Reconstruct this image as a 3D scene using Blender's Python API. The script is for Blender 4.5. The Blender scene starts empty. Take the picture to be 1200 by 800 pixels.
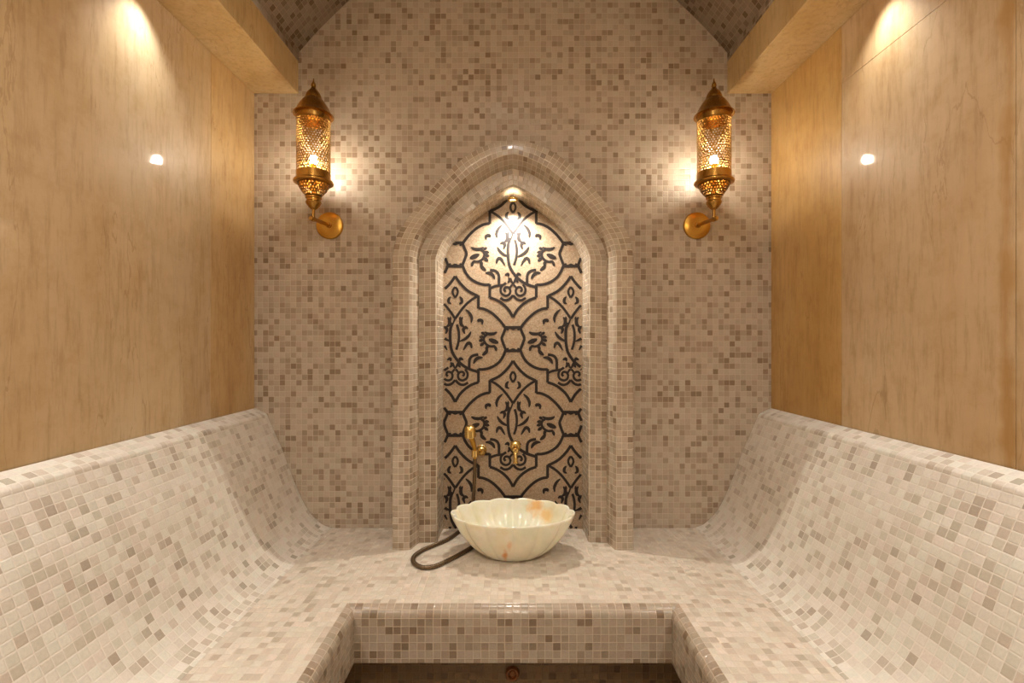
import bpy, bmesh, math, random
from mathutils import Vector
PI = math.pi
scene = bpy.context.scene
COL = scene.collection
P = 0.0258                      # pitch of the stone mosaic, metres
CD, CZ, F = 2.22, 1.332, 560.0  # camera distance to the back wall, eye height, focal length in pixels of a 1200 px frame

# ------------------------------------------------------------------ camera, world, lights
cam_d = bpy.data.cameras.new('camera'); cam = bpy.data.objects.new('camera', cam_d); COL.objects.link(cam)
cam.location = (0, -CD, CZ); cam.rotation_euler = (PI/2, 0, 0)
cam_d.sensor_width = 36.0; cam_d.lens = F/1200*36; cam_d.shift_x = -1/1200; cam_d.shift_y = 2/1200
cam_d.clip_start = 0.02
scene.camera = cam
w = bpy.data.worlds.new('world'); scene.world = w; w.use_nodes = True
w.node_tree.nodes['Background'].inputs[0].default_value = (1.0, 0.82, 0.62, 1)
w.node_tree.nodes['Background'].inputs[1].default_value = 0.05
scene.view_settings.view_transform = 'Standard'; scene.view_settings.look = 'None'
scene.view_settings.gamma = 1.0; scene.view_settings.use_curve_mapping = False
scene.view_settings.exposure = -0.45

def spot(name, loc, target, energy, color, deg, blend, radius):
    l = bpy.data.lights.new(name, 'SPOT'); l.energy = energy; l.color = color
    l.spot_size = math.radians(deg); l.spot_blend = blend; l.shadow_soft_size = radius
    o = bpy.data.objects.new(name, l); COL.objects.link(o); o.location = loc
    o.rotation_euler = (Vector(target)-Vector(loc)).to_track_quat('-Z', 'Y').to_euler()
    return o
NEUT = (1.0, 0.90, 0.78); DAY = (1.0, 0.985, 0.965)
SOFFIT_LIGHTS = [(s*1.13, y) for y in (-0.70, -1.58, -2.46) for s in (-1, 1)]  # the two rear pairs are added out of view for brightness
for (x, y) in SOFFIT_LIGHTS:
    spot('soffit_spot', (x, y, 2.484), (x*1.0, y, 0), 20 if y > -1 else 80, DAY, 98 if y > -1 else 116, 1.0, 0.018)
ADDED_CEIL_LIGHTS = [-1.75, -2.75]  # vault lights added out of view to lift the overall brightness
for y in ADDED_CEIL_LIGHTS:
    spot('added_vault_spot', (0, y, 3.31), (0, y, 0), 34, DAY, 140, 0.6, 0.04)
spot('niche_spot', (0, -0.105, 1.956), (0, -0.16, 0), 45, (1.0, 0.94, 0.85), 146, 1.0, 0.008)
BULB_STRENGTH = 780.0
ADDED_FILL_STRENGTH = 255.0

# ------------------------------------------------------------------ node helpers and materials
def mat_new(name):
    m = bpy.data.materials.new(name); m.use_nodes = True
    nt = m.node_tree; b = nt.nodes['Principled BSDF']
    return m, nt, b
def N(nt, t, **kw):
    n = nt.nodes.new(t)
    for k, v in kw.items(): setattr(n, k, v)
    return n
def setv(nt, sock, v):
    if isinstance(v, bpy.types.NodeSocket): nt.links.new(v, sock)
    else: sock.default_value = v
def mth(nt, op, a, b=None, c=None):
    n = N(nt, 'ShaderNodeMath', operation=op); setv(nt, n.inputs[0], a)
    if b is not None: setv(nt, n.inputs[1], b)
    if c is not None: setv(nt, n.inputs[2], c)
    return n.outputs[0]
def vmth(nt, op, a, b=None):
    n = N(nt, 'ShaderNodeVectorMath', operation=op); setv(nt, n.inputs[0], a)
    if b is not None: setv(nt, n.inputs[1], b)
    return n.outputs[0]
def ramp(nt, fac, stops, interp='LINEAR'):
    n = N(nt, 'ShaderNodeValToRGB'); r = n.color_ramp; r.interpolation = interp
    while len(r.elements) < len(stops): r.elements.new(0.5)
    for e, (p, c) in zip(r.elements, stops): e.position = p; e.color = (*c, 1)
    nt.links.new(fac, n.inputs[0]); return n.outputs[0]
def mix(nt, fac, a, b, blend='MIX'):
    n = N(nt, 'ShaderNodeMix', data_type='RGBA', blend_type=blend)
    setv(nt, n.inputs[0], fac)
    setv(nt, n.inputs[6], a if isinstance(a, bpy.types.NodeSocket) else (*a, 1))
    setv(nt, n.inputs[7], b if isinstance(b, bpy.types.NodeSocket) else (*b, 1))
    return n.outputs[2]
def noise(nt, vec, scale, detail=2, rough=0.5):
    n = N(nt, 'ShaderNodeTexNoise'); nt.links.new(vec, n.inputs['Vector'])
    n.inputs['Scale'].default_value = scale; n.inputs['Detail'].default_value = detail
    n.inputs['Roughness'].default_value = rough
    return n.outputs[0]

def mosaic(name, stops, grout, rough=(0.14, 0.34), gw=0.035, seed=0.0, bump=0.35, tint=None):
    """stone mosaic: UV is measured in tiles; each tile takes its own stone colour, gloss and tiny tilt"""
    m, nt, b = mat_new(name)
    uv = N(nt, 'ShaderNodeUVMap').outputs[0]
    tc = N(nt, 'ShaderNodeTexCoord').outputs['Object']
    cell = vmth(nt, 'FLOOR', vmth(nt, 'ADD', uv, (0.0001, 0.0001, 0)))
    wn = N(nt, 'ShaderNodeTexWhiteNoise', noise_dimensions='3D')
    nt.links.new(vmth(nt, 'ADD', cell, (seed+0.5, seed*1.7+0.5, seed)), wn.inputs['Vector'])
    val = wn.outputs['Value']; rc = wn.outputs['Color']
    fr = vmth(nt, 'FRACTION', vmth(nt, 'ADD', uv, (0.0001, 0.0001, 0)))
    # big slow shift: some sheets are darker or lighter than others
    big = noise(nt, tc, 2.2, 2)
    v2 = mth(nt, 'ADD', val, mth(nt, 'MULTIPLY', mth(nt, 'SUBTRACT', big, 0.5), 0.30))
    colr = ramp(nt, v2, stops)
    sp = N(nt, 'ShaderNodeSeparateColor'); nt.links.new(rc, sp.inputs[0])
    hue = mix(nt, sp.outputs[1], (1.0, 0.955, 0.93), (0.965, 1.0, 0.955))
    colr = mix(nt, 1.0, colr, hue, 'MULTIPLY')
    fine = noise(nt, tc, 160, 3, 0.6)
    colr = mix(nt, 1.0, colr, ramp(nt, fine, [(0.3, (0.93, 0.93, 0.93)), (0.7, (1.05, 1.05, 1.05))]), 'MULTIPLY')
    s = N(nt, 'ShaderNodeSeparateXYZ'); nt.links.new(fr, s.inputs[0])
    ax = mth(nt, 'ABSOLUTE', mth(nt, 'SUBTRACT', s.outputs[0], 0.5))
    ay = mth(nt, 'ABSOLUTE', mth(nt, 'SUBTRACT', s.outputs[1], 0.5))
    d = mth(nt, 'SUBTRACT', 0.5, mth(nt, 'MAXIMUM', ax, ay))
    # joint width wanders a little from joint to joint
    jw = mth(nt, 'ADD', gw*0.8, mth(nt, 'MULTIPLY', sp.outputs[2], gw*0.7))
    g = mth(nt, 'LESS_THAN', d, jw)
    colr = mix(nt, g, colr, grout)
    nt.links.new(colr, b.inputs['Base Color'])
    r = mth(nt, 'ADD', rough[0], mth(nt, 'MULTIPLY', sp.outputs[0], rough[1]-rough[0]))
    nt.links.new(mth(nt, 'MAXIMUM', r, mth(nt, 'MULTIPLY', g, 0.8)), b.inputs['Roughness'])
    hgt = N(nt, 'ShaderNodeMapRange'); nt.links.new(d, hgt.inputs[0])
    hgt.inputs[1].default_value = gw*0.6; hgt.inputs[2].default_value = gw*0.6+0.09
    tl = mth(nt, 'ADD', mth(nt, 'MULTIPLY', mth(nt, 'SUBTRACT', s.outputs[0], 0.5), mth(nt, 'SUBTRACT', sp.outputs[0], 0.5)),
             mth(nt, 'MULTIPLY', mth(nt, 'SUBTRACT', s.outputs[1], 0.5), mth(nt, 'SUBTRACT', sp.outputs[2], 0.5)))
    hh = mth(nt, 'ADD', hgt.outputs[0], mth(nt, 'MULTIPLY', tl, 1.1))
    hh = mth(nt, 'ADD', hh, mth(nt, 'MULTIPLY', fine, 0.12))
    bp = N(nt, 'ShaderNodeBump'); bp.inputs['Strength'].default_value = bump; bp.inputs['Distance'].default_value = 0.0016
    nt.links.new(hh, bp.inputs['Height']); nt.links.new(bp.outputs[0], b.inputs['Normal'])
    return m
STONE = [(0.0, (0.49, 0.41, 0.33)), (0.5, (0.435, 0.352, 0.272)), (0.75, (0.385, 0.302, 0.226)), (0.9, (0.32, 0.24, 0.17)), (1.0, (0.24, 0.168, 0.108))]
PALE = [(0.0, (0.74, 0.69, 0.62)), (0.5, (0.68, 0.62, 0.545)), (0.75, (0.62, 0.555, 0.475)), (0.9, (0.54, 0.47, 0.39)), (1.0, (0.42, 0.355, 0.285))]
SEAT = [(0.0, (0.70, 0.62, 0.53)), (0.5, (0.64, 0.56, 0.465)), (0.8, (0.59, 0.505, 0.415)), (0.93, (0.53, 0.445, 0.36)), (1.0, (0.46, 0.38, 0.30))]
M = {}
M['wall'] = mosaic('wall_mosaic', STONE, (0.54, 0.445, 0.335), seed=3, gw=0.03, rough=(0.28, 0.46))
M['frame'] = mosaic('frame_mosaic', STONE, (0.60, 0.51, 0.39), seed=11, gw=0.035)
M['vault'] = mosaic('vault_mosaic', [(p*0.8, c) for p, c in STONE], (0.62, 0.53, 0.42), seed=19, gw=0.04, rough=(0.3, 0.5))
M['back'] = mosaic('backrest_mosaic', PALE, (0.75, 0.68, 0.58), seed=27, rough=(0.3, 0.5))
M['seat'] = mosaic('seat_mosaic', SEAT, (0.60, 0.51, 0.40), seed=33, rough=(0.2, 0.4), gw=0.03)
M['fascia'] = mosaic('shaded_fascia_mosaic', [(p, (c[0]*0.86, c[1]*0.85, c[2]*0.83)) for p, c in STONE], (0.50, 0.40, 0.29), seed=41, rough=(0.15, 0.35))  # stone darkened: the shade on the front edge is put into its colour
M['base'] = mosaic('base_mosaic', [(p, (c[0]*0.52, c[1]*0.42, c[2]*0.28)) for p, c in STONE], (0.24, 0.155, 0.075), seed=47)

def marble(name, base, dark, light, seed, vein=False):
    m, nt, b = mat_new(name)
    tc = N(nt, 'ShaderNodeTexCoord').outputs['Object']
    mp = N(nt, 'ShaderNodeMapping'); nt.links.new(tc, mp.inputs[0])
    mp.inputs['Location'].default_value = (seed, seed*2.3, seed*0.7); mp.inputs['Scale'].default_value = (1, 1, 0.13)
    grain = noise(nt, mp.outputs[0], 55, 5, 0.65)
    mp2 = N(nt, 'ShaderNodeMapping'); nt.links.new(tc, mp2.inputs[0])
    mp2.inputs['Location'].default_value = (seed*3, seed, seed); mp2.inputs['Scale'].default_value = (1, 1, 0.3)
    broad = noise(nt, mp2.outputs[0], 3.2, 4, 0.6)
    c = ramp(nt, broad, [(0.3, dark), (0.5, base), (0.72, light)])
    c = mix(nt, 0.8, c, ramp(nt, grain, [(0.33, (0.80, 0.75, 0.68)), (0.5, (1, 1, 1)), (0.7, (1.06, 1.05, 1.03))]), 'MULTIPLY')
    mot = noise(nt, tc, 11, 6, 0.7)
    c = mix(nt, 0.7, c, ramp(nt, mot, [(0.32, (0.86, 0.80, 0.68)), (0.5, (1, 1, 1)), (0.68, (1.07, 1.08, 1.10))]), 'MULTIPLY')
    # thin broken brown threads
    vz = N(nt, 'ShaderNodeTexNoise'); nt.links.new(mp.outputs[0], vz.inputs['Vector'])
    vz.inputs['Scale'].default_value = 5; vz.inputs['Detail'].default_value = 8; vz.inputs['Distortion'].default_value = 0.6
    th = mth(nt, 'LESS_THAN', mth(nt, 'ABSOLUTE', mth(nt, 'SUBTRACT', vz.outputs[0], 0.5)), 0.0025)
    c = mix(nt, mth(nt, 'MULTIPLY', th, 0.35), c, (dark[0]*0.6, dark[1]*0.5, dark[2]*0.4))
    if vein:
        sp = N(nt, 'ShaderNodeSeparateXYZ'); nt.links.new(tc, sp.inputs[0])
        wob = noise(nt, mp2.outputs[0], 7, 3)
        yy = mth(nt, 'ADD', sp.outputs[1], mth(nt, 'MULTIPLY', mth(nt, 'SUBTRACT', wob, 0.5), 0.06))
        dv = mth(nt, 'ABSOLUTE', mth(nt, 'ADD', yy, 1.055))
        blob = noise(nt, tc, 9, 2)
        wd = mth(nt, 'MULTIPLY', mth(nt, 'MAXIMUM', mth(nt, 'SUBTRACT', blob, 0.40), 0.01), 0.08)
        mr = N(nt, 'ShaderNodeMapRange'); nt.links.new(mth(nt, 'SUBTRACT', wd, dv), mr.inputs[0])
        mr.inputs[1].default_value = -0.014; mr.inputs[2].default_value = 0.006
        c = mix(nt, mth(nt, 'MULTIPLY', mr.outputs[0], 0.6), c, (0.40, 0.20, 0.035))
    nt.links.new(c, b.inputs['Base Color'])
    b.inputs['Roughness'].default_value = 0.45
    b.inputs['Coat Weight'].default_value = 0.45; b.inputs['Coat Roughness'].default_value = 0.06
    bp = N(nt, 'ShaderNodeBump'); bp.inputs['Strength'].default_value = 0.06; bp.inputs['Distance'].default_value = 0.002
    nt.links.new(grain, bp.inputs['Height']); nt.links.new(bp.outputs[0], b.inputs['Normal'])
    return m
M['marble_a'] = marble('marble_honey', (0.57, 0.41, 0.225), (0.50, 0.335, 0.155), (0.61, 0.47, 0.295), 1.3)
M['marble_b'] = marble('marble_honey_veined', (0.58, 0.415, 0.235), (0.50, 0.33, 0.16), (0.62, 0.475, 0.30), 4.1, vein=True)
M['marble_c'] = marble('marble_amber', (0.56, 0.34, 0.11), (0.47, 0.265, 0.07), (0.62, 0.40, 0.16), 7.7)
M['marble_d'] = marble('marble_honey_deep', (0.57, 0.38, 0.17), (0.49, 0.30, 0.11), (0.61, 0.44, 0.235), 2.9)
M['beam'] = marble('marble_soffit', (0.60, 0.42, 0.19), (0.53, 0.345, 0.13), (0.65, 0.48, 0.25), 9.9)

def plain(name, col, rough=0.5, metal=0.0, **kw):
    m, nt, b = mat_new(name)
    tc = N(nt, 'ShaderNodeTexCoord').outputs['Object']
    n = noise(nt, tc, kw.get('ns', 40), 3)
    v = kw.get('var', 0.12)
    c = mix(nt, n, tuple(x*(1-v) for x in col), tuple(min(1, x*(1+v)) for x in col))
    nt.links.new(c, b.inputs['Base Color'])
    b.inputs['Roughness'].default_value = rough; b.inputs['Metallic'].default_value = metal
    return m
M['brass'] = plain('aged_brass', (0.48, 0.26, 0.06), 0.27, 1.0, ns=60, var=0.2)
M['brass_light'] = plain('polished_brass', (0.80, 0.56, 0.20), 0.22, 1.0)
M['shade'] = plain('pierced_brass', (0.22, 0.115, 0.025), 0.42, 1.0)
M['hose'] = plain('bronze_hose', (0.16, 0.11, 0.065), 0.38, 0.9)
M['grout'] = plain('plaster', (0.45, 0.34, 0.2), 0.8)
M['floor'] = mosaic('floor_mosaic', STONE, (0.4, 0.32, 0.22), seed=61)
M['copper'] = plain('copper_outlet', (0.30, 0.13, 0.05), 0.45, 0.6)
M['dark'] = plain('dark_gap', (0.05, 0.035, 0.02), 0.8)
M['ink'] = plain('black_tesserae', (0.020, 0.014, 0.012), 0.5, ns=500, var=0.6)
M['ink'].node_tree.nodes['Principled BSDF'].inputs['Specular IOR Level'].default_value = 0.35

def emit(name, col, st):
    m, nt, b = mat_new(name)
    b.inputs['Base Color'].default_value = (*col, 1); b.inputs['Emission Color'].default_value = (*col, 1)
    b.inputs['Emission Strength'].default_value = st
    return m
M['bulb'] = emit('lit_bulb', (1.0, 0.89, 0.74), BULB_STRENGTH)
M['globe'] = emit('added_fill_globe', (1.0, 0.865, 0.69), ADDED_FILL_STRENGTH)
M['lens'] = emit('lit_lens', (1.0, 0.86, 0.66), 60.0)
M['lens_soft'] = emit('lit_lens_ceiling', (1.0, 0.88, 0.72), 4.0)

def panel_mat():
    m, nt, b = mat_new('panel_tesserae')
    tc = N(nt, 'ShaderNodeTexCoord').outputs['Object']
    vo = N(nt, 'ShaderNodeTexVoronoi'); nt.links.new(tc, vo.inputs['Vector']); vo.inputs['Scale'].default_value = 210
    sp = N(nt, 'ShaderNodeSeparateColor'); nt.links.new(vo.outputs['Color'], sp.inputs[0])
    c = ramp(nt, sp.outputs[0], [(0.0, (0.50, 0.38, 0.26)), (0.35, (0.44, 0.33, 0.22)), (0.75, (0.38, 0.275, 0.175)), (1.0, (0.29, 0.20, 0.12))])
    warm = noise(nt, tc, 22, 3)
    c = mix(nt, ramp(nt, warm, [(0.55, (0, 0, 0)), (0.72, (0.45, 0.45, 0.45))]), c, (0.46, 0.25, 0.14))
    ed = N(nt, 'ShaderNodeTexVoronoi', feature='DISTANCE_TO_EDGE'); nt.links.new(tc, ed.inputs['Vector']); ed.inputs['Scale'].default_value = 210
    gm = mth(nt, 'LESS_THAN', ed.outputs['Distance'], 0.06)
    c = mix(nt, mth(nt, 'MULTIPLY', gm, 0.6), c, (0.27, 0.20, 0.14))
    nt.links.new(c, b.inputs['Base Color']); b.inputs['Roughness'].default_value = 0.38
    bp = N(nt, 'ShaderNodeBump'); bp.inputs['Strength'].default_value = 0.25; bp.inputs['Distance'].default_value = 0.001
    nt.links.new(ed.outputs['Distance'], bp.inputs['Height']); nt.links.new(bp.outputs[0], b.inputs['Normal'])
    return m
M['panel'] = panel_mat()

def onyx_mat():
    m, nt, b = mat_new('onyx')
    tc = N(nt, 'ShaderNodeTexCoord').outputs['Object']
    n1 = noise(nt, tc, 7, 5, 0.6)
    c = ramp(nt, n1, [(0.3, (0.74, 0.66, 0.44)), (0.5, (0.82, 0.79, 0.65)), (0.68, (0.70, 0.71, 0.56))])
    sp = N(nt, 'ShaderNodeSeparateXYZ'); nt.links.new(tc, sp.inputs[0])
    # the outside keeps a honey cast, the inside is milk white: told apart by the stone layer height
    def blob(cx, cy, cz, r, col, c, amt, sx=1.0):
        v = N(nt, 'ShaderNodeCombineXYZ')
        nt.links.new(mth(nt, 'MULTIPLY', mth(nt, 'SUBTRACT', sp.outputs[0], cx), sx), v.inputs[0])
        nt.links.new(mth(nt, 'SUBTRACT', sp.outputs[1], cy), v.inputs[1])
        nt.links.new(mth(nt, 'SUBTRACT', sp.outputs[2], cz), v.inputs[2])
        ln = N(nt, 'ShaderNodeVectorMath', operation='LENGTH'); nt.links.new(v.outputs[0], ln.inputs[0])
        dd = mth(nt, 'ADD', ln.outputs['Value'], mth(nt, 'MULTIPLY', mth(nt, 'SUBTRACT', noise(nt, tc, 30, 3), 0.5), r*1.6))
        mr = N(nt, 'ShaderNodeMapRange'); nt.links.new(dd, mr.inputs[0])
        mr.inputs[1].default_value = r; mr.inputs[2].default_value = r*0.3
        mr.inputs[3].default_value = 0; mr.inputs[4].default_value = amt
        return mix(nt, mr.outputs[0], c, col)
    c = blob(0.095, 0.13, 0.15, 0.045, (0.80, 0.42, 0.12), c, 0.8)
    c = blob(0.145, 0.10, 0.12, 0.040, (0.82, 0.50, 0.18), c, 0.7)
    c = blob(-0.030, -0.10, 0.045, 0.040, (0.72, 0.30, 0.06), c, 0.85, sx=3.0)
    c = blob(-0.012, -0.13, 0.095, 0.035, (0.76, 0.42, 0.16), c, 0.5, sx=3.0)
    c = blob(-0.15, 0.09, 0.12, 0.04, (0.70, 0.70, 0.45), c, 0.5)
    nt.links.new(c, b.inputs['Base Color'])
    b.inputs['Roughness'].default_value = 0.16
    b.inputs['Subsurface Weight'].default_value = 0.35
    b.inputs['Subsurface Radius'].default_value = (0.03, 0.02, 0.01); b.inputs['Subsurface Scale'].default_value = 0.6
    return m
M['onyx'] = onyx_mat()

# ------------------------------------------------------------------ mesh helpers
def link(name, bm, mat, parent=None, smooth=False):
    me = bpy.data.meshes.new(name); bm.normal_update(); bm.to_mesh(me); bm.free()
    me.materials.append(M[mat] if isinstance(mat, str) else mat)
    if smooth:
        for p in me.polygons: p.use_smooth = True
    o = bpy.data.objects.new(name, me); COL.objects.link(o)
    if parent: o.parent = parent
    return o
def tag(o, label=None, cat=None, group=None, kind=None):
    for k, v in (('label', label), ('category', cat), ('group', group), ('kind', kind)):
        if v: o[k] = v
    return o
def empty(name, loc, label, cat, group=None):
    o = bpy.data.objects.new(name, None); COL.objects.link(o); o.location = loc; o.empty_display_size = 0.05
    return tag(o, label, cat, group)
def solid(o, t, off=1.0):
    m = o.modifiers.new('thickness', 'SOLIDIFY'); m.thickness = t; m.offset = off; return o
def smooth_angle(o, deg=40):
    me = o.data
    for p in me.polygons: p.use_smooth = True
    try: me.set_sharp_from_angle(angle=math.radians(deg))
    except Exception: pass
    return o
def box_uv(bm, p=P):
    uvl = bm.loops.layers.uv.verify()
    for f in bm.faces:
        n = f.normal; a = max(range(3), key=lambda i: abs(n[i])); i, j = [(1, 2), (0, 2), (0, 1)][a]
        for l in f.loops: l[uvl].uv = (l.vert.co[i]/p + 100, l.vert.co[j]/p + 100)
def add_box(bm, x0, x1, y0, y1, z0, z1):
    vs = [bm.verts.new((x, y, z)) for x in (x0, x1) for y in (y0, y1) for z in (z0, z1)]
    fs = [bm.faces.new([vs[i] for i in q]) for q in ((0, 1, 3, 2), (4, 6, 7, 5), (0, 4, 5, 1), (2, 3, 7, 6), (0, 2, 6, 4), (1, 5, 7, 3))]
    return fs
def box(name, b, mat, parent=None, bevel=0.0, zoff=0.0):
    bm = bmesh.new(); add_box(bm, *b)
    if bevel: bmesh.ops.bevel(bm, geom=bm.edges[:], offset=bevel, segments=2, affect='EDGES', profile=0.5)
    bm.normal_update(); box_uv(bm)
    return link(name, bm, mat, parent)
def grid(name, rows, us, vs, mat, parent=None, flip=False, smooth=False, lo=False):
    """rows[j][i] points; us[i], vs[j] in metres along the surface -> tile UV"""
    bm = bmesh.new(); uvl = bm.loops.layers.uv.verify()
    V = [[bm.verts.new(p) for p in r] for r in rows]
    for j in range(len(rows)-1):
        for i in range(len(rows[0])-1):
            q = [(j, i), (j, i+1), (j+1, i+1), (j+1, i)]
            if flip: q = q[::-1]
            f = bm.faces.new([V[a][b] for a, b in q])
            for l, (a, b) in zip(f.loops, q): l[uvl].uv = (us[b]/P + 100, vs[a]/P + 100)
    if lo: return bm
    return link(name, bm, mat, parent, smooth)
def cum(pts):
    s = [0.0]
    for a, b in zip(pts, pts[1:]): s.append(s[-1]+(Vector(b)-Vector(a)).length)
    return s
def lathe_bm(prof, n=48, bm=None, c=(0, 0, 0)):
    bm = bm or bmesh.new(); rings = []
    for r, z in prof:
        if r < 1e-6: rings.append([bm.verts.new((c[0], c[1], c[2]+z))])
        else: rings.append([bm.verts.new((c[0]+r*math.cos(2*PI*k/n), c[1]+r*math.sin(2*PI*k/n), c[2]+z)) for k in range(n)])
    for A, B in zip(rings, rings[1:]):
        for k in range(n):
            k2 = (k+1) % n
            if len(A) == 1 and len(B) == 1: continue
            if len(A) == 1: bm.faces.new((A[0], B[k2], B[k]))
            elif len(B) == 1: bm.faces.new((A[k], A[k2], B[0]))
            else: bm.faces.new((A[k], A[k2], B[k2], B[k]))
    bmesh.ops.recalc_face_normals(bm, faces=bm.faces)
    return bm
def tube_bm(pts, rads, n=16, bm=None, caps=True):
    bm = bm or bmesh.new(); pts = [Vector(p) for p in pts]; rings = []
    if not hasattr(rads, '__len__'): rads = [rads]*len(pts)
    up = None
    for i, p in enumerate(pts):
        t = (pts[min(i+1, len(pts)-1)]-pts[max(i-1, 0)]).normalized()
        if up is None: up = Vector((0, 0, 1)) if abs(t.z) < 0.9 else Vector((1, 0, 0))
        s = t.cross(up).normalized(); up = s.cross(t).normalized()
        rings.append([bm.verts.new(p + rads[i]*(math.cos(2*PI*k/n)*s + math.sin(2*PI*k/n)*up)) for k in range(n)])
    for A, B in zip(rings, rings[1:]):
        for k in range(n): bm.faces.new((A[k], A[(k+1) % n], B[(k+1) % n], B[k]))
    if caps: bm.faces.new(rings[0]); bm.faces.new(rings[-1])
    bmesh.ops.recalc_face_normals(bm, faces=bm.faces)
    return bm
def catmull(pts, sub=8):
    if len(pts) < 3: return [tuple(p) for p in pts] if len(pts[0]) > 2 else [tuple(Vector(pts[0]).lerp(Vector(pts[1]), t/4)) for t in range(5)]
    Q = [Vector(p) for p in pts]; Q = [2*Q[0]-Q[1]]+Q+[2*Q[-1]-Q[-2]]; out = []
    for i in range(1, len(Q)-2):
        for k in range(sub):
            t = k/sub
            out.append(0.5*((2*Q[i])+(Q[i+1]-Q[i-1])*t+(2*Q[i-1]-5*Q[i]+4*Q[i+1]-Q[i+2])*t*t+(3*Q[i]-3*Q[i+1]+Q[i+2]-Q[i-1])*t**3))
    out.append(Q[-2]); return [tuple(p) for p in out]
def px(x, y, d): return Vector(((x-601)*d/F, d-CD, CZ-(y-402)*d/F))

# ------------------------------------------------------------------ the room
YF = -3.4        # room ends behind the camera
WX = 1.2
SZ = 0.475       # seat height
wb = box('wall_back', (-1.36, 1.36, 0.0, 0.12, 0.0, 3.6), 'wall'); tag(wb, 'back wall clad in small beige and brown stone mosaic', 'wall', kind='structure')
wf = box('wall_front', (-1.36, 1.36, YF-0.12, YF, 0.0, 3.6), 'wall'); tag(wf, 'mosaic wall behind the viewer', 'wall', kind='structure')
fl = box('floor', (-1.36, 1.36, YF-0.12, 0.12, -0.08, 0.0), 'floor'); tag(fl, 'mosaic floor between the benches', 'floor', kind='structure')
# side walls: honey marble slabs on a backing, joints left open
def side_wall(name, s, slabs, label):
    a, b = (WX+0.02, WX+0.16) if s > 0 else (-WX-0.16, -WX-0.02)
    o = box(name, (a, b, YF, -0.0, 0.0, 3.6), 'grout'); tag(o, label, 'wall', kind='structure')
    for (y0, y1, z0, z1, mt) in slabs:
        g = 0.0008
        xa, xb = (WX, WX+0.02) if s > 0 else (-WX-0.02, -WX)
        box('marble_slab', (xa, xb, y0+g, y1-g, z0+g, z1-g), mt, o, bevel=0.0006)
    return o
ZB = 2.49
side_wall('wall_right', 1, [(-0.475, 0.0, 0.98, ZB, 'marble_c'), (-1.08, -0.475, 0.98, 2.28, 'marble_b'), (-1.08, -0.475, 2.28, ZB, 'marble_b'),
    (-1.9, -1.08, 0.98, 2.28, 'marble_b'), (-1.9, -1.08, 2.28, ZB, 'marble_b'), (YF, -1.9, 0.98, ZB, 'marble_a')], 'right wall of polished honey marble slabs with fine joints')
side_wall('wall_left', -1, [(-0.32, 0.0, 0.98, ZB, 'marble_d'), (-1.3, -0.32, 0.98, ZB, 'marble_a'), (-2.3, -1.3, 0.98, ZB, 'marble_a'), (YF, -2.3, 0.98, ZB, 'marble_a')],
    'left wall of polished honey marble slabs')
# beams along both side walls
BX, BT = 0.996, 2.64
for i, s in enumerate((-1, 1)):
    a, b = sorted((s*BX, s*(WX+0.02)))
    o = box('trim_%d' % (i+1), (a, b, YF, 0.0, ZB, BT), 'beam', bevel=0.002)
    tag(o, ('left' if s < 0 else 'right')+' marble clad beam running along the top of the side wall', 'beam', kind='structure')
# vault
A0, A1 = math.radians(50), math.radians(20); R = BX/(math.sin(A0)-math.sin(A1)); half = []
for k in range(25):
    a = A0+(A1-A0)*k/24; half.append((-BX+R*(math.sin(A0)-math.sin(a)), BT+0.04+R*(math.cos(a)-math.cos(A0))))
half = [(-BX, BT)]+half
arc = half+[(-x, z) for x, z in half[::-1][1:]]
ys = [0.0, -1.0, -2.0, YF]
rows = [[(x, y, z) for y in ys] for x, z in arc]
o = grid('ceiling', rows, [-y for y in ys], cum([(x, z, 0) for x, z in arc]), 'vault', flip=True)
smooth_angle(o, 25); solid(o, 0.05, -1.0); tag(o, 'curved vault ceiling clad in stone mosaic', 'ceiling', kind='structure')
VAULT = o

# ------------------------------------------------------------------ the U-shaped tiled bench
bench = empty('tiled_bench', (0, -0.3, 0), 'U-shaped built-in bench clad in pale stone mosaic, wrapping three sides of the room', 'bench')
def rel(o):   # parent a mesh modelled in room coordinates to an empty without moving it
    p = o.parent; o.matrix_parent_inverse = p.matrix_world.inverted() if False else __import__('mathutils').Matrix.Translation(-p.location)
    return o
FX, FY, NR = 0.513, -0.677, 0.034
RX = 0.30        # top of flat seat starts NR from the fascia
bm = bmesh.new()
for (x0, x1, y0, y1) in ((-1.19, 1.19, FY+NR, -0.002), (-1.19, -FX-NR, YF+0.002, FY+NR), (FX+NR, 1.19, YF+0.002, FY+NR)):
    add_box(bm, x0, x1, y0, y1, SZ-0.06, SZ)
bm.normal_update(); box_uv(bm)
rel(link('seat', bm, 'seat', bench))
# nose + fascia + underside swept along the U
nose = [(NR*(1-math.sin(a)), SZ-NR*(1-math.cos(a))) for a in [k*PI/2/6 for k in range(7)]]
prof = nose + [(0.0, 0.30), (0.17, 0.298)]
def sweep(prof, name, mat, v0=0.0):
    path = lambda o: [(-FX-o, YF+0.002), (-FX-o, FY+o), (FX+o, FY+o), (FX+o, YF+0.002)]
    bm = bmesh.new(); uvl = bm.loops.layers.uv.verify()
    al = cum([(a, b, 0) for a, b in prof])
    for seg in range(3):
        rws = []
        for (o, z) in prof:
            p = path(o); rws.append([(*p[seg], z), (*p[seg+1], z)])
        V = [[bm.verts.new(p) for p in r] for r in rws]
        ax = 0 if seg == 1 else 1
        for j in range(len(V)-1):
            f = bm.faces.new((V[j][0], V[j][1], V[j+1][1], V[j+1][0]))
            for l, (a, b) in zip(f.loops, ((j, 0), (j, 1), (j+1, 1), (j+1, 0))):
                l[uvl].uv = (rws[a][b][ax]/P+100, -(al[a]+v0)/P+100)
    return bm
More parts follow.
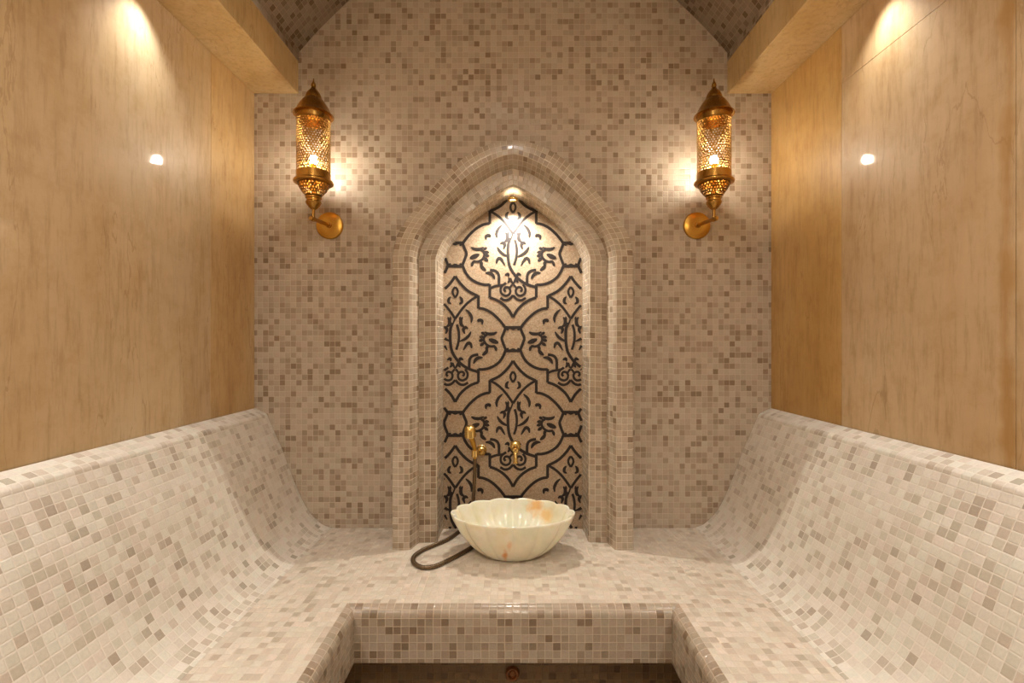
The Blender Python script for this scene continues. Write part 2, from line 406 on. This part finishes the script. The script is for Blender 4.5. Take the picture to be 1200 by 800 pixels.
bm = sweep(prof, 'front_edge', 'fascia')
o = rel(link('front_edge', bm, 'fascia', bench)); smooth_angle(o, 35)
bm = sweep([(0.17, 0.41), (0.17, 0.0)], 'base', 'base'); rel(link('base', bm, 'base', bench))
# backrests
bp_ = [(1.197, 1.031), (1.170, 1.0185), (1.1425, 1.003), (1.1335, 0.983), (1.10, 0.905), (1.07, 0.838), (1.028, 0.725), (0.985, 0.622), (0.955, 0.566), (0.922, 0.524), (0.885, 0.492), (0.845, 0.4755)]
bp_ = [(x, z) for x, z in [tuple(p)[:2] for p in catmull([(a, b, 0) for a, b in bp_], 4)]]
al = cum([(a, b, 0) for a, b in bp_])
ys = [-0.002, -0.8, -1.6, -2.4, YF+0.002]
for s, nm in ((-1, 'left'), (1, 'right')):
    rws = [[(s*x, y, z) for y in ys] for x, z in bp_]
    # close the body down to the wall
    bm = grid('x', rws, [-y for y in ys], [-a for a in al], 'back', flip=(s > 0), lo=True)
    o = rel(link('backrest', bm, 'back', bench)); smooth_angle(o, 60); tag(o, nm+' sloping backrest')
    b2 = bmesh.new()      # body behind the slope
    pts = [bp_[i] for i in range(0, len(bp_), 4)] + [(0.845, SZ-0.03), (1.193, SZ-0.03)]
    va = [b2.verts.new((s*min(x+0.004, 1.197), YF+0.003, z-0.004)) for x, z in pts]; vb = [b2.verts.new((s*min(x+0.004, 1.197), -0.003, z-0.004)) for x, z in pts]
    b2.faces.new(va); b2.faces.new(vb)
    for k in range(len(pts)): b2.faces.new((va[k], va[(k+1) % len(pts)], vb[(k+1) % len(pts)], vb[k]))
    bmesh.ops.recalc_face_normals(b2, faces=b2.faces); box_uv(b2)
    o = link('backrest_core', b2, 'grout', bench); rel(o)

# ------------------------------------------------------------------ arched frame round the niche
OUT = [(1, 0), (0.985, 0.10), (0.951, 0.204), (0.88, 0.32), (0.797, 0.425), (0.69, 0.56), (0.566, 0.70), (0.40, 0.855), (0.217, 0.955), (0.09, 0.99), (0, 1.0)]
INN = [(1, 0), (0.965, 0.11), (0.91, 0.226), (0.83, 0.345), (0.745, 0.445), (0.66, 0.535), (0.53, 0.652), (0.34, 0.80), (0.18, 0.91), (0.08, 0.965), (0, 0.995)]
def arch(w_, z0, z1, mixf, y, foot=SZ):
    pr = [(a[0]*(1-mixf)+b[0]*mixf, a[1]*(1-mixf)+b[1]*mixf) for a, b in zip(OUT, INN)]
    pr = [tuple(p)[:2] for p in catmull([(a, b, 0) for a, b in pr], 4)]
    half = [(w_*a, z0+(z1-z0)*b) for a, b in pr]
    L = [(-w_, foot+(z0-foot)*k/10) for k in range(10)] + [(-a, b) for a, b in half]
    pts = L + [(-a, b) for a, b in L[::-1][1:]]
    return [(a, y, b) for a, b in pts]
D = lambda d: d-CD
C0 = arch(0.503, 1.693, 2.179, 0.0, 0.0)
C1a = arch(0.503, 1.693, 2.179, 0.0, D(1.995))
C1b = arch(0.499, 1.693, 2.175, 0.0, D(1.984))
C1c = arch(0.490, 1.693, 2.167, 0.0, D(1.98))
C2 = arch(0.430, 1.693, 2.117, 0.35, D(1.98))
C2b = arch(0.424, 1.693, 2.112, 0.38, D(1.986))
C3 = arch(0.404, 1.695, 2.083, 0.5, D(2.055))
C4 = arch(0.334, 1.700, 2.016, 1.0, D(2.057))
C4b = arch(0.326, 1.700, 2.010, 1.0, D(2.064))
C5 = arch(0.321, 1.702, 2.006, 1.0, D(2.218))
frame = empty('arch_frame', (0, 0, SZ), 'stepped pointed arch surround in stone mosaic framing the patterned niche', 'arch')
uref = cum(C1c); mid = uref[-1]/2; uref = [u-mid for u in uref]
uref3 = cum(C3); m3 = uref3[-1]/2; uref3 = [u-m3 for u in uref3]
def bands(name, rws, vs, us, mat, parent):
    o = grid(name, rws, us, vs, mat, parent, flip=False); rel(o)
    me = o.data; b = bmesh.new(); b.from_mesh(me); bmesh.ops.recalc_face_normals(b, faces=b.faces)
    b.to_mesh(me); b.free(); return smooth_angle(o, 30)
bands('outer_band', [C0, C1a, C1b, C1c, C2, C2b, C3], [0, 0.225, 0.236, 9*P+0.008, 12*P, 12*P+0.008, 15*P], uref, 'frame', frame)
bands('inner_band', [C3, C4, C4b, C5], [0, 3*P-0.004, 3*P+0.004, 9*P], uref3, 'frame', frame)

# ------------------------------------------------------------------ ornamental mosaic panel
panel_pts = arch(0.3212, 1.702, 2.006, 1.0, 0)
bm = bmesh.new()
va = [bm.verts.new((x, -0.014, z)) for x, y, z in panel_pts]; vb = [bm.verts.new((x, -0.001, z)) for x, y, z in panel_pts]
bm.faces.new(va); bm.faces.new(vb)
n_ = len(va)
for k in range(n_): bm.faces.new((va[k], va[(k+1) % n_], vb[(k+1) % n_], vb[k]))
bmesh.ops.recalc_face_normals(bm, faces=bm.faces)
panel = link('mosaic_panel', bm, 'panel'); tag(panel, 'arched beige mosaic panel with black scrolling floral lattice inside the niche', 'mosaic panel')
PD = 2.206; K = PD/F
def inside(x, z):
    if abs(x) > 0.318 or z < SZ+0.002: return False
    if z <= 1.702: return True
    best = 0
    for (a, _, b), (c, _, d) in zip(panel_pts, panel_pts[1:]):
        if (b-z)*(d-z) <= 0 and a < 0 and b != d:
            t = (z-b)/(d-b); best = max(best, abs(a+(c-a)*t))
    return abs(x) < best
S = []   # strokes: (points, width px, taper, smooth)
def st(pts, w_=1.9, mirror=True, taper=False, sm=True, closed=False):
    w_ *= 1.55; S.append((pts, w_, taper, sm))
    if mirror: S.append(([(-a, b) for a, b in pts], w_, taper, sm))
# cartouche outline (right half)
st([(0, 0), (4.0, 6.0), (9.5, 12.3), (16.5, 18.2), (26.8, 23.3)], 2.1)
st([(27.2, 22.6), (27.2, 37.9)], 2.1, sm=False)
st([(27.2, 37.4), (34, 38.6), (42, 42.6), (50, 49.6), (55.5, 56), (59, 61)], 2.1)
st([(59, 61), (56.6, 67), (54.6, 72.5), (56.0, 78), (59.2, 86.3)], 2.1)
st([(59.2, 86.3), (56, 94), (51, 101), (43, 106.4), (34.5, 109), (27.2, 109.2)], 2.1)
st([(27.2, 108.6), (27.2, 124.4)], 2.1, sm=False)
st([(27.2, 124.2), (18.5, 127.5), (10.5, 133), (4.5, 139.5), (0, 147.4)], 2.1)
# diamond, lower edges
st([(25.6, 23.8), (19.5, 27.4), (13.2, 32.6), (6.8, 40), (0, 49.8)], 1.9)
# hexagon between cartouches
st([(-9.0, 159.3), (9.0, 159.3)], 2.3, False, sm=False); st([(-9.0, 186.6), (9.0, 186.6)], 2.3, False, sm=False)
st([(0, 159), (0, 162.2)], 3.6, False, True, False); st([(0, 187), (0, 183.6)], 3.6, False, True, False)
st([(5.5, 160), (7.8, 162)], 2.6, True, True, False); st([(5.5, 186), (7.8, 184)], 2.6, True, True, False)
# seed and crescents in the diamond
st([(0, 12.6), (2.6, 16.2), (2.7, 20.5), (0, 25.2)], 1.7)
st([(5.2, 24.0), (7.4, 26.8), (7.6, 30.5), (4.6, 32.6)], 2.0, taper=True)
# foliage
st([(12.2, 38.8), (16.8, 43.4), (19.3, 49), (18.8, 54.4)], 2.0, taper=True)
st([(8.8, 47.8), (6.6, 52.0), (7.2, 56.8), (10.6, 59.4)], 2.3, taper=True)
st([(6.2, 47.0), (5.4, 50), (6.6, 54)], 1.2, taper=True)
st([(15.2, 61.6), (12.0, 60.0), (9.6, 62.6), (11.2, 67.6)], 2.2, taper=True)
st([(18.6, 64.8), (15.8, 69.6), (11.4, 73.6), (5.2, 76.4)], 2.0, taper=True)
st([(19.4, 84.6), (18.0, 79.6), (14.4, 78.8), (9.4, 86.8)], 2.2, taper=True)
st([(-3.0, 54.6), (-5.4, 61), (-6.0, 69), (-5.6, 78), (-4.4, 86), (-1.6, 92.5), (3.5, 99.5), (10, 105.2), (18, 109.4), (27, 112.2)], 2.2, False)
st([(2.0, 56.6), (4.0, 64), (4.4, 72), (3.4, 79), (1.2, 86.2)], 1.9, False)
st([(-0.4, 50), (-2.4, 55.5)], 1.2, False)
# lower leaves
st([(32.4, 95.4), (27.5, 95.6), (23.6, 98.2), (21.4, 102.6)], 2.3, taper=True)
st([(27.0, 91.8), (20.6, 93.2), (16.8, 98.0), (16.4, 110.2)], 2.1)
st([(-26.8, 113.2), (-20.4, 110.8), (-12.4, 109.6), (-8, 107)], 1.9, False)
# crown over the scrolls
st([(9.6, 98.2), (6.0, 96.6), (5.0, 99.8)], 2.0, taper=True)
st([(5.2, 100.5), (4.2, 104.0), (6.2, 107)], 1.8, taper=True)
st([(0, 108.5), (-2.2, 104.2), (-2.8, 101.0)], 1.6, True, True)
# scrolls
st([(8.6, 117.2), (10.4, 115.0), (8.8, 112.2), (5.2, 112.6), (3.2, 116.2), (4.6, 120.6), (9.0, 122.0), (13.6, 119.2), (14.4, 113.6), (11.6, 108.8)], 1.8)
st([(0.4, 109), (2.2, 110.6), (3.6, 113)], 1.6)
st([(15.0, 124.6), (10.0, 127.2), (4.6, 126.2), (0, 121.6)], 1.9, taper=False)
# flower on each side: almond heart, cup, rays
st([(50.6, 78.2), (45.2, 76.2), (39.4, 73.6)], 3.1, taper=True)
st([(49.0, 65.2), (45.0, 67.4), (39.0, 67.6), (34.2, 65.2)], 2.2, taper=True)
st([(37.4, 68.2), (34.2, 70.8), (33.6, 75.2), (36.4, 79.8), (41.2, 82.2), (46.6, 81.8)], 1.9)
st([(46.0, 81.4), (47.4, 84.4), (48.2, 87.8)], 1.9, taper=True)
st([(33.8, 71.0), (28.0, 71.4)], 2.2, taper=True, sm=False); st([(33.4, 74.4), (27.6, 75.8)], 2.2, taper=True, sm=False)
st([(34.2, 77.6), (29.0, 81.6)], 2.2, taper=True, sm=False); st([(38.6, 81.0), (35.8, 86.6)], 2.2, taper=True, sm=False)
st([(34.8, 68.4), (30.4, 65.6)], 2.0, taper=True, sm=False)
st([(38.2, 85.4), (35.6, 89.4), (31.6, 92.6)], 2.4, taper=True)
st([(31.6, 56.6), (31.4, 52.4), (27.6, 51.6), (27.0, 54)], 2.2, taper=True)
bm = bmesh.new(); cnt = 0
def ribbon(pts, w_, taper, sm, ox, oy):
    global cnt
    if sm and len(pts) > 2: q = [tuple(p)[:2] for p in catmull([(a, b, 0) for a, b in pts], 5)]
    else: q = [(pts[0][0]+(pts[-1][0]-pts[0][0])*t/4, pts[0][1]+(pts[-1][1]-pts[0][1])*t/4) for t in range(5)]
    Wp = [((a+ox-601)*K, CZ-(b+oy-402)*K) for a, b in q]
    cnt += 1; yf = -0.0150-(cnt % 40)*0.00001; yb = -0.0138
    prev = None; n = len(Wp)
    for i, (x, z) in enumerate(Wp):
        if not inside(x, z): prev = None; continue
        a = Wp[max(i-1, 0)]; b = Wp[min(i+1, n-1)]
        tx, tz = b[0]-a[0], b[1]-a[1]; L = math.hypot(tx, tz) or 1
        h = w_*K/2
        if taper: h *= 0.30+0.85*math.sin(PI*min(max(i/(n-1), 0.0), 1.0))**0.7
        nx, nz = -tz/L*h, tx/L*h
        cur = [bm.verts.new(c) for c in ((x+nx, yf, z+nz), (x-nx, yf, z-nz), (x-nx, yb, z-nz), (x+nx, yb, z+nz))]
        if prev:
            for k in range(4): bm.faces.new((prev[k], prev[(k+1) % 4], cur[(k+1) % 4], cur[k]))
        else: bm.faces.new(cur)
        prev = cur
units = [(601.2, 224.3+198.3*k) for k in (-1, 0, 1, 2)] + [(601.2+sx*67.7, 323.5+198.3*k) for sx in (-1, 1) for k in (-1, 0, 1)] + [(601.2+sx*135.4, 224.3+198.3*k) for sx in (-1, 1) for k in (0, 1)]
for ox, oy in units:
    for pts, w_, tp, sm in S: ribbon(pts, w_, tp, sm, ox, oy)
bmesh.ops.recalc_face_normals(bm, faces=bm.faces)
ink = link('black_pattern', bm, 'ink', panel); tag(ink, 'black tesserae forming the lattice, leaves and scrolls')

# ------------------------------------------------------------------ niche spotlight
def downlight(name, loc, r, label, cat, lens, group=None, ringmat='brass_light'):
    e = empty(name, loc, label, cat, group)
    link('bezel', lathe_bm([(r*0.72, 0.008), (r*0.74, -0.001), (r*0.8, -0.004), (r*0.95, -0.003), (r, 0.002), (r, 0.008)], 32), ringmat, e, True)
    link('lens', lathe_bm([(0, 0.004), (r*0.73, 0.004)], 32), lens, e, True)
    return e
nl = downlight('niche_spotlight', (0, -0.105, 1.966), 0.022, 'small round brass spotlight glowing at the tip of the niche arch', 'spotlight', 'lens')
# ------------------------------------------------------------------ recessed lights (above the frame)
for i, (x, y) in enumerate(SOFFIT_LIGHTS):
    side = 'left' if x < 0 else 'right'
    where = ['nearest the back wall', 'in the middle, added for brightness', 'nearest the entrance, added for brightness'][i//2]
    downlight('recessed_downlight', (x, y, ZB-0.003), 0.035, 'small recessed downlight under the %s beam, %s' % (side, where), 'downlight', 'lens_soft', 'downlights under the beams')
for i, y in enumerate(ADDED_CEIL_LIGHTS):
    downlight('added_ceiling_downlight', (0, y, 3.335), 0.06, 'round recessed fill light added in the crown of the vault, %s' % (['nearer the niche', 'farther from the niche'][i]), 'downlight', 'lens_soft', 'added lights in the vault')

# unseen globe added behind the viewer to brighten vault and walls
pd = empty('added_fill_lamp', (0, -2.95, 2.50), 'unseen globe lamp added behind the viewer to brighten the vault and walls', 'added fill lamp')
bm = bmesh.new(); bmesh.ops.create_uvsphere(bm, u_segments=24, v_segments=14, radius=0.07); link('globe', bm, 'globe', pd, True)
link('rod', tube_bm([(0, 0, 0.085), (0, 0, 0.85)], 0.006, 12), 'brass', pd, True)
link('cap', lathe_bm([(0, 0.098), (0.02, 0.095), (0.03, 0.080), (0.03, 0.066), (0, 0.066)], 24), 'brass', pd, True)
# ------------------------------------------------------------------ lantern sconces
def pierced(name, prof, cols, rowsn, parent, seed, f0=0.60, f1=0.80):
    """openwork shell: a jittered honeycomb wrapped round the axis; prof(v) -> (radius, z)"""
    rnd = random.Random(seed); J = {}
    def cen(i, j):
        k = (i % cols, j)
        if k not in J: J[k] = (rnd.uniform(-0.26, 0.26), rnd.uniform(-0.24, 0.24)) if 0 < j < rowsn else (rnd.uniform(-.2, .2), 0)
        return (i+0.5*(j % 2)+J[k][0], j+J[k][1])
    bm = bmesh.new(); cache = {}
    def pt(u, v):
        v = min(max(v/rowsn, 0), 1); r, z = prof(v); a = 2*PI*u/cols
        return (r*math.cos(a), r*math.sin(a), z)
    def vert(keys, u, v):
        k = tuple(sorted((a % cols, b) for a, b in keys))
        if k not in cache: cache[k] = bm.verts.new(pt(u, v))
        return cache[k]
    for j in range(0, rowsn+1):
        for i in range(cols):
            o = j % 2
            nb = [(i+1, j), (i+o, j+1), (i+o-1, j+1), (i-1, j), (i+o-1, j-1), (i+o, j-1)]
            c = cen(i, j); f = rnd.uniform(f0, f1)
            ring, ins = [], []
            for k in range(6):
                a, b = nb[k], nb[(k+1) % 6]; A, B = cen(*a), cen(*b)
                u = (c[0]+A[0]+B[0])/3; v = (c[1]+A[1]+B[1])/3
                ring.append(vert([(i, j), a, b], u, v))
                ins.append(bm.verts.new(pt(c[0]+(u-c[0])*f, c[1]+(v-c[1])*f)))
            solidcell = j in (0, rowsn)
            for k in range(6):
                k2 = (k+1) % 6
                q = [ring[k], ring[k2], ins[k2], ins[k]]
                if len(set(q)) == 4:
                    try: bm.faces.new(q)
                    except ValueError: pass
            if solidcell:
                try: bm.faces.new(ins)
                except ValueError: pass
    bmesh.ops.remove_doubles(bm, verts=bm.verts, dist=1e-6)
    o = link(name, bm, 'shade', parent); solid(o, 0.0012, 0.0); return o
def lantern(plate, ax, label):
    """plate = wall point; ax = (dx, dy) of the lantern's axis from it"""
    e = empty('wall_lantern', plate, label, 'wall lantern', 'brass lanterns on the back wall')
    def prt(name, bm, mat='brass'):
        o = link(name, bm, mat, e, False); smooth_angle(o, 45); o.location = (ax[0], ax[1], 0); return o
    z0 = plate[2]; Z = lambda z: z-z0
    cap = [(0.0, 2.476), (0.002, 2.474), (0.0035, 2.462), (0.0085, 2.452), (0.0105, 2.444), (0.0085, 2.437), (0.011, 2.432), (0.013, 2.428), (0.0165, 2.424),
           (0.026, 2.412), (0.0315, 2.400), (0.034, 2.390), (0.0345, 2.386), (0.038, 2.384), (0.046, 2.374), (0.057, 2.358), (0.065, 2.343), (0.072, 2.328), (0.077, 2.322), (0.0825, 2.3165), (0.083, 2.314), (0.077, 2.3145), (0.070, 2.320)]
    prt('roof', lathe_bm([(r, Z(z)) for r, z in cap], 64))
    prt('upper_band', lathe_bm([(0.0665, Z(2.322)), (0.0705, Z(2.320)), (0.0705, Z(2.290)), (0.0665, Z(2.288)), (0.0665, Z(2.322))], 64))
    o = pierced('pierced_shade', lambda v: (0.0685, Z(2.062+0.230*v)), 36, 22, e, 5, 0.54, 0.78); o.location = (ax[0], ax[1], 0)
    o = pierced('pierced_bowl', lambda v: (0.064-0.034*v**1.7, Z(2.020-0.056*v)), 28, 6, e, 9, 0.45, 0.66); o.location = (ax[0], ax[1], 0)
    prt('collar', lathe_bm([(0.066, Z(2.066)), (0.0705, Z(2.067)), (0.0705, Z(2.036)), (0.074, Z(2.034)), (0.0805, Z(2.031)), (0.0825, Z(2.026)), (0.0805, Z(2.021)), (0.073, Z(2.018)), (0.066, Z(2.016)), (0.062, Z(2.018)), (0.066, Z(2.066))], 64))
    prt('bottom_cup', lathe_bm([(0.0, Z(1.966)), (0.029, Z(1.966)), (0.0335, Z(1.962)), (0.0335, Z(1.957)), (0.029, Z(1.954)), (0.0285, Z(1.946)), (0.0325, Z(1.942)), (0.0325, Z(1.937)), (0.027, Z(1.928)), (0.019, Z(1.918)), (0.012, Z(1.911)), (0.006, Z(1.908)), (0.0055, Z(1.900)), (0, Z(1.9))], 48))
    prt('stem', lathe_bm([(0, Z(1.912)), (0.0065, Z(1.912)), (0.0065, Z(1.878)), (0.009, Z(1.874)), (0.009, Z(1.862)), (0.006, Z(1.858)), (0, Z(1.857))], 24))
    # arm from the wall plate forward to the stem, ending in a small knob
    a0 = Vector((0, -0.008, 0)); a1 = Vector((ax[0], ax[1], Z(1.868))); dr = (a1-a0).normalized()
    bm = tube_bm([a0, a0+dr*0.012, a0+dr*0.0125, a1-dr*0.01, a1+dr*0.016, a1+dr*0.0165, a1+dr*0.024], [0.015, 0.013, 0.0085, 0.0085, 0.0085, 0.0105, 0.008], 20)
    o = link('arm', bm, 'brass', e); smooth_angle(o, 45)
    # round wall plate with a stepped rim
    bm = lathe_bm([(0, 0.014), (0.030, 0.0138), (0.050, 0.0125), (0.0535, 0.0105), (0.0565, 0.0105), (0.061, 0.008), (0.0625, 0.004), (0.0625, 0.0), (0, 0)], 64)
    bmesh.ops.rotate(bm, verts=bm.verts, cent=(0, 0, 0), matrix=__import__('mathutils').Matrix.Rotation(PI/2, 3, 'X'))
    o = link('wall_plate', bm, 'brass_plate' if 'brass_plate' in M else 'brass', e); smooth_angle(o, 45)
    # bulb on its holder
    bm = bmesh.new(); bmesh.ops.create_uvsphere(bm, u_segments=16, v_segments=10, radius=0.018)
    for v in bm.verts:
        if v.co.z > 0: v.co.z *= 1.35
    b = link('bulb', bm, 'bulb', e, True); b.location = (ax[0], ax[1], Z(2.120))
    prt('bulb_holder', lathe_bm([(0, Z(2.104)), (0.012, Z(2.104)), (0.012, Z(2.06)), (0.016, Z(2.058)), (0.016, Z(2.02)), (0.009, Z(2.018)), (0.009, Z(1.966)), (0, Z(1.966))], 24))
    return e
M['brass_plate'] = plain('brushed_brass', (0.56, 0.31, 0.06), 0.32, 1.0)
lantern((-0.849, -0.0005, 1.877), (-0.012, -0.155), 'pierced brass lantern sconce on the mosaic wall left of the arch')
lantern((0.853, -0.0005, 1.877), (0.016, -0.155), 'pierced brass lantern sconce on the mosaic wall right of the arch')

# ------------------------------------------------------------------ onyx basin
BC = Vector((0.0, -0.275, SZ))
NL = 14
def basin():
    outer = [(0.0, 0.004), (0.36, 0.004), (0.385, 0.0), (0.43, 0.001), (0.50, 0.010), (0.60, 0.028), (0.70, 0.050), (0.80, 0.078), (0.89, 0.108), (0.96, 0.140), (0.99, 0.158), (1.0, 0.166)]
    rim = [(0.992, 0.1715), (0.975, 0.172), (0.957, 0.167)]
    inner = [(0.93, 0.150), (0.87, 0.122), (0.79, 0.094), (0.69, 0.068), (0.57, 0.046), (0.42, 0.031), (0.25, 0.024), (0.08, 0.022), (0.0, 0.022)]
    prof = outer+rim+inner; n = NL*12
    bm = bmesh.new(); rings = []
    for r, z in prof:
        if r == 0: rings.append([bm.verts.new((0, 0, z))]); continue
        ring = []
        for k in range(n):
            t = 2*PI*k/n; lob = abs(math.cos(NL*t/2))          # pointed creases between round lobes
            amt = 0.055*min(1, max(0, (r-0.30)/0.35))
            f = 1+amt*(lob**0.75-0.75)
            zz = z + (0.0035*(lob-0.5) if z > 0.15 else 0)
            ring.append(bm.verts.new((0.250*r*f*math.cos(t), 0.168*r*f*math.sin(t), zz)))
        rings.append(ring)
    for A, B in zip(rings, rings[1:]):
        for k in range(n):
            k2 = (k+1) % n
            if len(A) == 1: bm.faces.new((A[0], B[k2], B[k]))
            elif len(B) == 1: bm.faces.new((A[k], A[k2], B[0]))
            else: bm.faces.new((A[k], A[k2], B[k2], B[k]))
    bmesh.ops.recalc_face_normals(bm, faces=bm.faces)
    return bm
bs = link('onyx_basin', basin(), 'onyx', None, True); bs.location = BC
tag(bs, 'oval scalloped cream onyx basin with orange veins on the mosaic counter under the tap', 'basin')
wst = link('waste_ring', lathe_bm([(0, 0.0245), (0.012, 0.0245), (0.02, 0.026), (0.024, 0.0245), (0.024, 0.022)], 24), 'brass_light', bs, True)

# ------------------------------------------------------------------ brass tap
T = px(604, 524, 2.19); T.y = -0.0155
tap = empty('wall_tap', T, 'small brass wall tap on the patterned panel above the basin', 'tap')
Rx = __import__('mathutils').Matrix.Rotation(PI/2, 3, 'X')
def rotx(bm): bmesh.ops.rotate(bm, verts=bm.verts, cent=(0, 0, 0), matrix=Rx); return bm
o = link('wall_flange', rotx(lathe_bm([(0, 0.012), (0.012, 0.012), (0.020, 0.006), (0.024, 0.002), (0.024, 0), (0, 0)], 32)), 'brass_light', tap); smooth_angle(o)
o = link('body', rotx(lathe_bm([(0, 0.0), (0.009, 0.004), (0.009, 0.03), (0.013, 0.034), (0.015, 0.045), (0.015, 0.075), (0.012, 0.082), (0.0, 0.086)], 32)), 'brass_light', tap); smooth_angle(o)
sp_ = catmull([(0, -0.06, -0.004), (0, -0.075, -0.012), (0, -0.088, -0.028), (0, -0.092, -0.042), (0, -0.092, -0.054)], 5)
o = link('spout', tube_bm(sp_, [0.0125-0.004*min(1, i/8) if i < len(sp_)-4 else 0.0105 for i in range(len(sp_))], 20), 'brass_light', tap); smooth_angle(o)
bm = lathe_bm([(0, 0.010), (0.007, 0.012), (0.007, 0.022), (0.010, 0.024), (0.021, 0.026), (0.0235, 0.031), (0.018, 0.037), (0.006, 0.039), (0, 0.040)], 32, c=(0, -0.060, 0))
o = link('handle_knob', bm, 'brass_light', tap); smooth_angle(o)

# ------------------------------------------------------------------ hand shower, holder, hose
H = px(564, 528, 2.19); H.y = -0.0155
hold = empty('shower_holder', H, 'brass wall bracket holding the small hand shower on the patterned panel', 'shower holder')
o = link('wall_flange', rotx(lathe_bm([(0, 0.030), (0.014, 0.029), (0.021, 0.022), (0.024, 0.012), (0.022, 0.003), (0.025, 0.0), (0, 0)], 32)), 'brass_light', hold); smooth_angle(o)
o = link('cradle', tube_bm([(-0.002, -0.024, -0.002), (-0.012, -0.040, 0.0), (-0.019, -0.050, 0.0)], [0.008, 0.009, 0.010], 16), 'brass_light', hold); smooth_angle(o)
lr = lathe_bm([(0.0085, -0.016), (0.0155, -0.016), (0.0155, 0.012), (0.0085, 0.012), (0.0085, -0.016)], 28, c=(-0.026, -0.058, 0)); o = link('socket_ring', lr, 'brass_light', hold); smooth_angle(o)
G = H + Vector((-0.026, -0.058, -0.016))
sh = empty('hand_shower', G, 'slim brass hand shower with round head resting in its wall bracket left of the tap', 'hand shower')
o = link('handle', tube_bm([(0, 0, -0.012), (0, 0, 0.03), (-0.006, 0.0, 0.055), (-0.015, -0.002, 0.085), (-0.019, -0.004, 0.100)], [0.0075, 0.008, 0.011, 0.0125, 0.009], 20), 'brass_plate', sh); smooth_angle(o)
bm = lathe_bm([(0, 0.024), (0.010, 0.023), (0.020, 0.018), (0.0245, 0.009), (0.0245, -0.018), (0.0265, -0.021), (0.0265, -0.027), (0.022, -0.030), (0.0, -0.030)], 36)
bmesh.ops.rotate(bm, verts=bm.verts, cent=(0, 0, 0), matrix=__import__('mathutils').Matrix.Rotation(math.radians(24), 3, 'X'))
bmesh.ops.translate(bm, verts=bm.verts, vec=(-0.021, -0.006, 0.118))
o = link('head', bm, 'brass_light', sh); smooth_angle(o)
# hose: hangs from the handle, drops behind the basin, loops on the counter and returns under the rim
hz = SZ+0.0085
def cpt(x, y): d = (CZ-hz)*F/(y-402); return ((x-601)*d/F, d-CD, hz)
pts = [tuple(G+Vector((0, 0, -0.010))), tuple(G+Vector((0.000, 0.001, -0.05))), tuple(px(556, 562, 2.15)), tuple(px(554, 590, 2.15)),
       (-0.196, -0.066, 0.56), (-0.212, -0.066, 0.510), cpt(537.5, 623), cpt(526, 631), cpt(510, 638), cpt(496, 644), cpt(485.5, 651.5), cpt(485, 659), cpt(495, 664.5), cpt(509, 663.5),
       cpt(526, 656), cpt(540, 648.5), cpt(552, 641.5), (-0.135, -0.165, hz), (-0.09, -0.115, hz), (-0.05, -0.075, hz+0.004), (-0.035, -0.05, hz+0.03), (-0.035, -0.030, hz+0.055)]
hp = catmull(pts, 28); n_ = len(hp)
hr = [0.0078+(0.0009 if i % 4 < 2 else -0.0004) for i in range(n_)]
hose = link('shower_hose', tube_bm(hp, hr, 14), 'hose', None, True)
tag(hose, 'dark bronze shower hose looping on the counter left of the basin', 'hose')
ob = link('hose_fitting', rotx(lathe_bm([(0, 0.03), (0.011, 0.03), (0.011, 0.012), (0.02, 0.006), (0.022, 0), (0, 0)], 24)), 'brass_light', hose)
ob.location = (-0.035, -0.0155, hz+0.055); smooth_angle(ob)

# ------------------------------------------------------------------ little outlet under the counter
dpt = px(600.5, 788, CD+FY+0.17)
do = link('drain_outlet', rotx(lathe_bm([(0.0, 0.004), (0.008, 0.004), (0.011, 0.001), (0.014, 0.002), (0.016, 0.010), (0.021, 0.012), (0.0245, 0.008), (0.0255, 0.0), (0, 0)], 36)), 'copper')
do.location = (dpt.x, FY+0.1695, dpt.z); smooth_angle(do)
tag(do, 'small round copper outlet on the dark mosaic base below the counter', 'drain outlet')
